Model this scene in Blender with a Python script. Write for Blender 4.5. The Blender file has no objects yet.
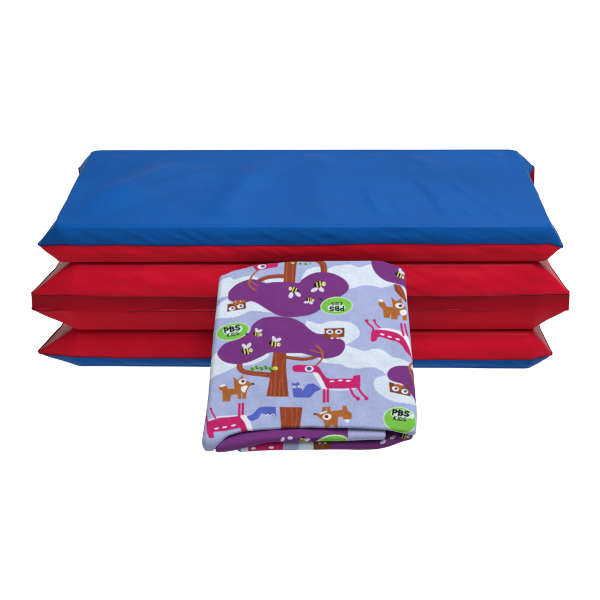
import bpy, math
import numpy as np
from mathutils import Vector, Matrix

# ------------------------------------------------------------------ helpers
scene = bpy.context.scene
COL = scene.collection
rng = np.random.RandomState(7)

def s2l(c):
    c = np.asarray(c, float) / 255.0
    return np.where(c <= .04045, c / 12.92, ((c + .055) / 1.055) ** 2.4)

def mesh_object(name, verts, faces, mat, parent=None, smooth=True):
    me = bpy.data.meshes.new(name)
    verts = np.asarray(verts, dtype=np.float32)
    me.vertices.add(len(verts)); me.vertices.foreach_set('co', verts.ravel())
    if isinstance(faces, np.ndarray):
        n, k = faces.shape
        starts = np.arange(0, n * k, k, dtype=np.int32); idx = faces.ravel().astype(np.int32)
    else:
        ln = np.array([len(f) for f in faces], dtype=np.int32)
        starts = np.concatenate([[0], np.cumsum(ln)[:-1]]).astype(np.int32)
        idx = np.array([i for f in faces for i in f], dtype=np.int32)
    me.loops.add(len(idx)); me.loops.foreach_set('vertex_index', idx)
    me.polygons.add(len(starts)); me.polygons.foreach_set('loop_start', starts)
    me.update(calc_edges=True); me.validate()
    me.polygons.foreach_set('use_smooth', np.full(len(me.polygons), smooth))
    me.materials.append(mat)
    o = bpy.data.objects.new(name, me); COL.objects.link(o)
    if parent: o.parent = parent
    return o

def empty(name, loc, label, cat):
    o = bpy.data.objects.new(name, None); COL.objects.link(o)
    o.location = loc; o.empty_display_size = .05
    o['label'] = label; o['category'] = cat
    return o

def smooth01(x, a, b):
    t = np.clip((x - a) / (b - a), 0, 1); return t * t * (3 - 2 * t)

def value_noise(x, y, seed, scale):
    """smooth 2-D lattice noise in -1..1"""
    r = np.random.RandomState(seed); T = r.uniform(-1, 1, (64, 64))
    x = np.asarray(x) / scale + 900; y = np.asarray(y) / scale + 900
    xi = np.floor(x).astype(int); yi = np.floor(y).astype(int)
    fx = x - xi; fy = y - yi
    fx = fx * fx * (3 - 2 * fx); fy = fy * fy * (3 - 2 * fy)
    g = lambda i, j: T[i % 64, j % 64]
    return (g(xi, yi) * (1 - fx) * (1 - fy) + g(xi + 1, yi) * fx * (1 - fy)
            + g(xi, yi + 1) * (1 - fx) * fy + g(xi + 1, yi + 1) * fx * fy)

# ------------------------------------------------------------------ materials
def new_mat(name):
    m = bpy.data.materials.new(name); m.use_nodes = True
    nt = m.node_tree; nt.nodes.clear()
    out = nt.nodes.new('ShaderNodeOutputMaterial'); b = nt.nodes.new('ShaderNodeBsdfPrincipled')
    nt.links.new(b.outputs[0], out.inputs[0])
    return m, nt, b

def vinyl(name, col, var=.10, rough=.42, spec=.05):
    m, nt, b = new_mat(name)
    N = nt.nodes.new; Lk = nt.links.new
    tc = N('ShaderNodeTexCoord')
    n1 = N('ShaderNodeTexNoise'); n1.inputs['Scale'].default_value = 9; n1.inputs['Detail'].default_value = 4
    Lk(tc.outputs['Object'], n1.inputs['Vector'])
    ramp = N('ShaderNodeMapRange'); ramp.inputs['To Min'].default_value = 1 - var; ramp.inputs['To Max'].default_value = 1 + var
    ramp.inputs['From Min'].default_value = .3; ramp.inputs['From Max'].default_value = .7
    Lk(n1.outputs[0], ramp.inputs['Value'])
    mul = N('ShaderNodeMix'); mul.data_type = 'RGBA'; mul.blend_type = 'MULTIPLY'; mul.inputs[0].default_value = 1
    mul.inputs[6].default_value = (*col, 1); Lk(ramp.outputs[0], mul.inputs[7])
    Lk(mul.outputs[2], b.inputs['Base Color'])
    b.inputs['Specular IOR Level'].default_value = spec
    # grain of coated nylon plus soft slack in the sheet
    fine = N('ShaderNodeTexNoise'); fine.inputs['Scale'].default_value = 900; fine.inputs['Detail'].default_value = 2
    Lk(tc.outputs['Object'], fine.inputs['Vector'])
    mp = N('ShaderNodeMapping'); mp.inputs['Scale'].default_value = (1.0, .55, 1.6)
    Lk(tc.outputs['Object'], mp.inputs['Vector'])
    slack = N('ShaderNodeTexNoise'); slack.inputs['Scale'].default_value = 22; slack.inputs['Detail'].default_value = 3
    slack.inputs['Distortion'].default_value = .8
    Lk(mp.outputs[0], slack.inputs['Vector'])
    b1 = N('ShaderNodeBump'); b1.inputs['Strength'].default_value = .36; b1.inputs['Distance'].default_value = .004
    Lk(slack.outputs[0], b1.inputs['Height'])
    b2 = N('ShaderNodeBump'); b2.inputs['Strength'].default_value = .10; b2.inputs['Distance'].default_value = .0004
    Lk(fine.outputs[0], b2.inputs['Height']); Lk(b1.outputs[0], b2.inputs['Normal'])
    Lk(b2.outputs[0], b.inputs['Normal'])
    rr = N('ShaderNodeMapRange'); rr.inputs['To Min'].default_value = rough - .06; rr.inputs['To Max'].default_value = rough + .08
    Lk(n1.outputs[0], rr.inputs['Value']); Lk(rr.outputs[0], b.inputs['Roughness'])
    return m

BLUE = vinyl('blue_vinyl', (.0026, .0565, .225), spec=.03)
RED = vinyl('red_vinyl', (.375, .0040, .0160), rough=.40, spec=.04)
HINGE = vinyl('shaded_hinge_red', (.235, .0034, .0115), spec=.03)  # darker red paints in the shade under the overhanging seam lips
SEAM_R = vinyl('shaded_red_seam', (.13, .004, .010), rough=.5)  # darkened red draws the shadow line of the seam grooves
SEAM_B = vinyl('navy_binding', (.006, .022, .085), rough=.5)

def fabric():
    m, nt, b = new_mat('printed_fleece')
    N = nt.nodes.new; Lk = nt.links.new
    at = N('ShaderNodeAttribute'); at.attribute_name = 'print'
    tc = N('ShaderNodeTexCoord')
    n1 = N('ShaderNodeTexNoise'); n1.inputs['Scale'].default_value = 420; n1.inputs['Detail'].default_value = 3
    Lk(tc.outputs['Object'], n1.inputs['Vector'])
    n2 = N('ShaderNodeTexNoise'); n2.inputs['Scale'].default_value = 60; n2.inputs['Detail'].default_value = 4
    Lk(tc.outputs['Object'], n2.inputs['Vector'])
    add = N('ShaderNodeMath'); add.operation = 'ADD'; Lk(n1.outputs[0], add.inputs[0]); Lk(n2.outputs[0], add.inputs[1])
    mr = N('ShaderNodeMapRange'); mr.inputs['From Min'].default_value = .6; mr.inputs['From Max'].default_value = 1.4
    mr.inputs['To Min'].default_value = .86; mr.inputs['To Max'].default_value = 1.12
    Lk(add.outputs[0], mr.inputs['Value'])
    mul = N('ShaderNodeMix'); mul.data_type = 'RGBA'; mul.blend_type = 'MULTIPLY'; mul.inputs[0].default_value = 1
    Lk(at.outputs['Color'], mul.inputs[6]); Lk(mr.outputs[0], mul.inputs[7])
    Lk(mul.outputs[2], b.inputs['Base Color'])
    b.inputs['Roughness'].default_value = .92; b.inputs['Specular IOR Level'].default_value = .12
    b.inputs['Sheen Weight'].default_value = .06; b.inputs['Sheen Roughness'].default_value = .5
    bp = N('ShaderNodeBump'); bp.inputs['Strength'].default_value = .45; bp.inputs['Distance'].default_value = .0009
    Lk(add.outputs[0], bp.inputs['Height']); Lk(bp.outputs[0], b.inputs['Normal'])
    return m
FLEECE = fabric()

# ------------------------------------------------------------------ the folded mat
AX, D = .300, .306          # half width, depth
NF, NS, NC = 260, 110, 14   # points on a long edge, a short edge, a corner

def loops(front, side, ears, rc=.013, inset=0.0):
    """core loop and seam loop of one panel, point for point.
    ears: four (x, y) tips in the order FR, BR, BL, FL"""
    a = AX - inset; y0 = inset; y1 = D - inset
    core, seam = [], []
    tx = np.linspace(-1, 1, NF); ty = np.linspace(0, 1, NS)
    def corner(cx, cy, a0, p0, ear, p2):
        for k in range(NC):
            t = (k + 1) / (NC + 1); ang = a0 + t * math.pi / 2
            core.append((cx + rc * math.cos(ang), cy + rc * math.sin(ang)))
            if t < .5: q = t / .5; s = (p0[0] + (ear[0] - p0[0]) * q, p0[1] + (ear[1] - p0[1]) * q)
            else: q = (t - .5) / .5; s = (ear[0] + (p2[0] - ear[0]) * q, ear[1] + (p2[1] - ear[1]) * q)
            seam.append(s)
    xa = a - rc
    sy0, sy1 = .085, D - .066
    (fl, bl), (fr, br) = side
    sl = lambda y: -AX - (fl + (bl - fl) * (y - sy0) / (sy1 - sy0))
    sr = lambda y: AX + (fr + (br - fr) * (y - sy0) / (sy1 - sy0))
    # front
    for t in tx: core.append((xa * t, y0)); seam.append((a * .985 * t, -front * (1 - .25 * abs(t) ** 6)))
    corner(a - rc, y0 + rc, -math.pi / 2, (a * .985, -front * .75), ears[0], (sr(sy0), sy0))
    for t in ty: y = sy0 + (sy1 - sy0) * t; core.append((a, y0 + rc + (y1 - y0 - 2 * rc) * t)); seam.append((sr(y), y))
    corner(a - rc, y1 - rc, 0, (sr(sy1), sy1), ears[1], (a * .985, D + front * .75))
    for t in tx[::-1]: core.append((xa * t, y1)); seam.append((a * .985 * t, D + front * (1 - .25 * abs(t) ** 6)))
    corner(-a + rc, y1 - rc, math.pi / 2, (-a * .985, D + front * .75), ears[2], (sl(sy1), sy1))
    for t in ty[::-1]: y = sy0 + (sy1 - sy0) * t; core.append((-a, y0 + rc + (y1 - y0 - 2 * rc) * t)); seam.append((sl(y), y))
    corner(-a + rc, y0 + rc, math.pi, (sl(sy0), sy0), ears[3], (-a * .985, -front * .75))
    return np.array(core), np.array(seam)

# slack ridges of the upper sheet: x0,y0,x1,y1,half width,height (m)
RIDGES = [(-.258, .091, -.165, .218, .014, .0032), (-.27, .05, -.12, .20, .017, .0034), (-.11, .012, -.046, .24, .011, .0034),
          (.027, .012, .024, .30, .014, .0026), (.130, .190, .215, .004, .0075, .0020), (.178, .182, .246, .016, .008, .0022),
          (.077, .135, .099, .016, .008, .0019), (.150, .270, .190, .136, .009, .0018), (.270, .276, .292, .165, .009, .0022),
          (.108, .112, .126, .016, .006, .0016), (.262, .312, .288, .125, .010, .0020), (.050, .215, .136, .31, .012, .0014),
          (-.29, .16, -.25, .27, .012, .0014), (.155, .13, .178, .02, .006, .0016), (.215, .24, .262, .10, .009, .002)]

def slack(x, y):
    h = .0009 * value_noise(x + .2 * y, y, 3, .085) + .0003 * value_noise(x - .5 * y, y + .3 * x, 5, .040)
    for x0, y0, x1, y1, w, a in RIDGES:
        dx, dy = x1 - x0, y1 - y0; L2 = dx * dx + dy * dy; L = math.sqrt(L2)
        t = ((x - x0) * dx + (y - y0) * dy) / L2
        d = ((x - x0) * dy - (y - y0) * dx) / L + .12 * L * (t - .5) ** 2 * (1 if x0 * 37 % 2 < 1 else -1)
        env = np.exp(-((t - .5) / .48) ** 4)
        wid = np.where(d > 0, w * 1.25, w * 2.1)          # a sharper side and a long side
        h = h + 1.75 * a * env * np.exp(-(d / wid) ** 2)
    return h

def widen(x, y, W):
    """a panel's foam is a little wider in front than behind: scale x by side and depth"""
    (fl, bl), (fr, br) = W
    q = np.clip(y / D, 0, 1)
    return x * np.where(x < 0, fl + (bl - fl) * q, fr + (br - fr) * q) / AX

def cover(name, core, seam, z_face, z_seam, mat, parent, bevel=.006, puff=.002, wrinkle=None, curl=None, seed=1, bow=.0015, slackamp=.0009, lift=0.0, W=((AX, AX), (AX, AX))):
    """half a panel: flat face at z_face, rounded rim, then the wall down (or up) to the seam"""
    sgn = 1 if z_face > z_seam else -1
    core = np.column_stack([widen(core[:, 0], core[:, 1], W), core[:, 1]])
    n = len(core); verts = []; faces = []
    cen = np.array([0, D / 2])
    def inset_loop(dist):
        c = core.copy()
        c[:, 0] = c[:, 0] - np.sign(c[:, 0]) * dist * np.clip(np.abs(c[:, 0]) / (AX - .02), 0, 1) ** 8
        yy = (c[:, 1] - D / 2) / (D / 2)
        c[:, 1] = c[:, 1] - np.sign(yy) * dist * np.clip(np.abs(yy), 0, 1) ** 8
        return c
    rows = []
    span = np.clip((np.linalg.norm(seam - core, axis=1) - .008) / .018, 0, 1)
    th_end = math.radians(74) - span * math.radians(40)
    for k in range(0, 8):                              # rim
        th = k / 7 * th_end
        c = inset_loop(bevel * (1 - np.sin(th)))
        rows.append(np.column_stack([c, z_face - sgn * bevel * (1 - np.cos(th)) + .0005 * value_noise(c[:, 0], c[:, 1], seed + 3, .05) * np.sin(th)]))
    top = rows[-1]; c0 = top[:, :2]; z0 = top[:, 2]
    M = 12
    per = np.arange(n)
    for k in range(1, M + 1):                          # wall
        t = k / M
        p = c0 * (1 - t) + seam * t
        z = z0 + (z_seam - z0) * t
        # outward bow and slack
        dirv = p - cen; dirv[:, 0] *= .25; dirv /= np.linalg.norm(dirv, axis=1)[:, None] + 1e-9
        out = bow * math.sin(math.pi * t) + slackamp * math.sin(math.pi * t) ** .5 * (value_noise(p[:, 0], p[:, 1] + z * 3, seed, .03) + .6 * value_noise(p[:, 0] + 2 * z, p[:, 1], seed + 9, .011))
        p = p + dirv * out[:, None]
        zz = z + sgn * lift * math.sin(math.pi * t) * span + .0007 * t * value_noise(p[:, 0], p[:, 1], 77 + int(z_seam * 1e4), .045)
        if curl is not None: zz = zz + curl(p[:, 0], p[:, 1]) * t
        rows.append(np.column_stack([p, zz]))
    for r in rows: verts.append(r)
    nr = len(rows)
    V = np.concatenate(verts)
    i = np.arange(n); j = (i + 1) % n
    for r in range(nr - 1):
        a = r * n
        q = np.column_stack([a + i, a + j, a + n + j, a + n + i]) if sgn < 0 else np.column_stack([a + i, a + n + i, a + n + j, a + j])
        faces += [tuple(f) for f in q]
    # face grid: NF x NS, inset; its border meets rows[0]
    gi = .014
    gx = np.linspace(-(AX - .010 - gi * .3), AX - .010 - gi * .3, NF); gy = np.linspace(gi, D - gi, NS)
    base = len(V)
    X, Y = np.meshgrid(gx, gy, indexing='ij')
    edge = np.minimum(np.minimum(AX - np.abs(X), Y), D - Y)
    Z = np.full_like(X, z_face) + sgn * puff * smooth01(edge, gi * .8, .10)
    if wrinkle is not None: Z = Z + wrinkle(X, Y) * smooth01(edge, .012, .045)
    V = np.concatenate([V, np.column_stack([widen(X, Y, W).ravel(), Y.ravel(), Z.ravel()])])
    g = lambda a, b: base + a * NS + b
    for a in range(NF - 1):
        for b in range(NS - 1):
            f = (g(a, b), g(a + 1, b), g(a + 1, b + 1), g(a, b + 1))
            faces.append(f if sgn > 0 else f[::-1])
    border = [g(a, 0) for a in range(NF)] + [g(NF - 1, 0)] * NC + [g(NF - 1, b) for b in range(NS)] + [g(NF - 1, NS - 1)] * NC \
        + [g(a, NS - 1) for a in range(NF - 1, -1, -1)] + [g(0, NS - 1)] * NC + [g(0, b) for b in range(NS - 1, -1, -1)] + [g(0, 0)] * NC
    for k in range(n):
        k2 = (k + 1) % n; p, q = border[k], border[k2]
        f = [k, k2, q, p] if p != q else [k, k2, p]
        faces.append(tuple(f) if sgn > 0 else tuple(f[::-1]))
    return mesh_object(name, V, faces, mat, parent), rows[-1]

def tube(name, path, r, mat, parent, closed=True, sides=8):
    P = np.asarray(path, float); n = len(P)
    T = (np.roll(P, -1, 0) - np.roll(P, 1, 0)) if closed else np.gradient(P, axis=0)
    T /= np.linalg.norm(T, axis=1)[:, None] + 1e-12
    up = np.array([0, 0, 1.0]); S = np.cross(T, up); S /= np.linalg.norm(S, axis=1)[:, None] + 1e-12
    U = np.cross(S, T)
    V = np.concatenate([P + r * (math.cos(a) * S + math.sin(a) * U) for a in np.linspace(0, 2 * math.pi, sides, endpoint=False)])
    F = []
    for k in range(sides):
        k2 = (k + 1) % sides
        for i in range(n if closed else n - 1):
            i2 = (i + 1) % n
            F.append((k * n + i, k * n + i2, k2 * n + i2, k2 * n + i))
    return mesh_object(name, V, F, mat, parent)

mat_root = empty('folding_mat', (0, 0, 0), 'blue and red vinyl rest mat folded into four stacked panels, behind the blanket', 'rest mat')

def droop(corner, amt, rad):
    return lambda x, y: amt * np.exp(-((x - corner[0]) ** 2 + (y - corner[1]) ** 2) / rad ** 2)

PANELS = [
    # z_bottom, z_seam, z_top, front, side, ears FR BR BL FL, upper material, lower material
    dict(z=(.1475, .1735, .1982), front=.0015, side=((.0205, .0075), (.0155, .0070)), W=((.3165, .3010), (.3115, .3020)), ears=[(.3270, .012), (.3235, .300), (-.3175, .298), (-.3370, .012)], up=BLUE, lo=RED, sm=SEAM_B),
    dict(z=(.0970, .1065, .1465), front=.011, side=((.0255, .012), (.0235, .012)), ears=[(.3385, .010), (.326, .312), (-.320, .312), (-.3495, .010)], up=RED, lo=RED, sm=SEAM_R),
    dict(z=(.0540, .0868, .0962), front=.011, side=((.0255, .012), (.0235, .012)), ears=[(.3390, .010), (.326, .309), (-.322, .309), (-.3505, .010)], up=RED, lo=RED, sm=SEAM_R),
    dict(z=(.0006, .0188, .0530), front=.008, side=((.0225, .012), (.0140, .012)), ears=[(.3225, .012), (.320, .311), (-.322, .311), (-.3450, .012)], up=RED, lo=BLUE, sm=SEAM_R),
]
for k, P in enumerate(PANELS):
    core, seam = loops(P['front'], P['side'], P['ears'])
    zb, zs, zt = P['z']
    tip = lambda x, y, a: -a * smooth01(np.abs(x), .296, .336) * (1 - smooth01(y, .02, .09))
    curls = {0: lambda x, y: .0008 * np.sin(x * 9) + tip(x, y, .0058) - .0048 * np.exp(-((x - .327) / .014) ** 2) * (1 - smooth01(y, .015, .05)),
             1: lambda x, y: tip(x, y, .0050) + .0004 * np.sin(x * 11), 2: lambda x, y: tip(x, y, .0068) + .0004 * np.sin(x * 11),
             3: lambda x, y: .0030 * smooth01(np.abs(x), .29, .34) + tip(x, y, .0052)}
    kw = dict(curl=curls[k], W=P.get('W', ((AX, AX), (AX, AX))))
    if k:
        body, _ = cover('panel', core, seam, zt, zs, RED, mat_root, seed=20 + k, bevel=.009, bow=.0028, **kw)
        oth, edge = cover('blue_cover' if k == 3 else 'under_cover', core, seam, zb, zs, P['lo'], body, seed=40 + k, puff=.0004, bevel=.006, bow=.0015, **kw)
    else:
        body, _ = cover('panel', core, seam, zb, zs, RED, mat_root, seed=20 + k, puff=.0004, bow=.0015, **kw)
        oth, edge = cover('blue_cover', core, seam, zt, zs, BLUE, body, seed=40 + k, puff=.003,
                          wrinkle=slack, bow=.0012, bevel=.007, lift=.001, **kw)
    tube('seam_line', edge, .0009, P['sm'], body)
    turn = (0, 0, 0, -.0150)[k]                  # the stack is not quite square
    body.rotation_euler.z = turn; body.location = (math.sin(turn) * D / 2, (1 - math.cos(turn)) * D / 2, 0)
    body['label'] = ['top panel, blue upper side and red underside', 'second panel from the top, red', 'third panel from the top, red', 'bottom panel, red above and blue below'][k]

# hinges: a band of vinyl sewn across the folds; front one joins panels 2 and 3, the back ones 1-2 and 3-4
def hinge(xl, xr, y, z_lo, z_hi, face, mat, seed):
    nx, nz = 200, 10
    x = np.linspace(xl, xr, nx); t = np.linspace(0, 1, nz)
    X, Tt = np.meshgrid(x, t, indexing='ij')
    Z = z_lo + (z_hi - z_lo) * Tt
    if face < 0: Z = Z - (.0066 - .0018 * Tt) * smooth01(np.abs(X), .296, .336) + .0004 * np.sin(X * 11)
    endin = smooth01(np.abs(X), .285, .345)
    wing = np.clip((np.abs(X) - .295) / .045, 0, 1.3)
    Y = y + face * (-.0016 * np.sin(np.pi * Tt) ** .6 + .0008 * value_noise(X, Z * 2, seed, .024)) - (1 if face > 0 else -1) * wing * (.018 if face < 0 else .002)
    V = np.column_stack([X.ravel(), Y.ravel(), Z.ravel()])
    V2 = V.copy(); V2[:, 1] -= face * .0012
    V = np.concatenate([V, V2]); off = nx * nz
    F = []
    for i in range(nx - 1):
        for j in range(nz - 1):
            a = i * nz + j; q = (a, a + nz, a + nz + 1, a + 1)
            F.append(q); F.append(tuple(off + v for v in q[::-1]))
    return mesh_object('hinge_band', V, F, mat, mat_root)
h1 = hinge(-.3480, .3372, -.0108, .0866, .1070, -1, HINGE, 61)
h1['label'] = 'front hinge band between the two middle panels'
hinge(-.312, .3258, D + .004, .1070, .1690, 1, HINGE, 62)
hinge(-.318, .318, D + .008, .0200, .0860, 1, HINGE, 63)

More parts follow.
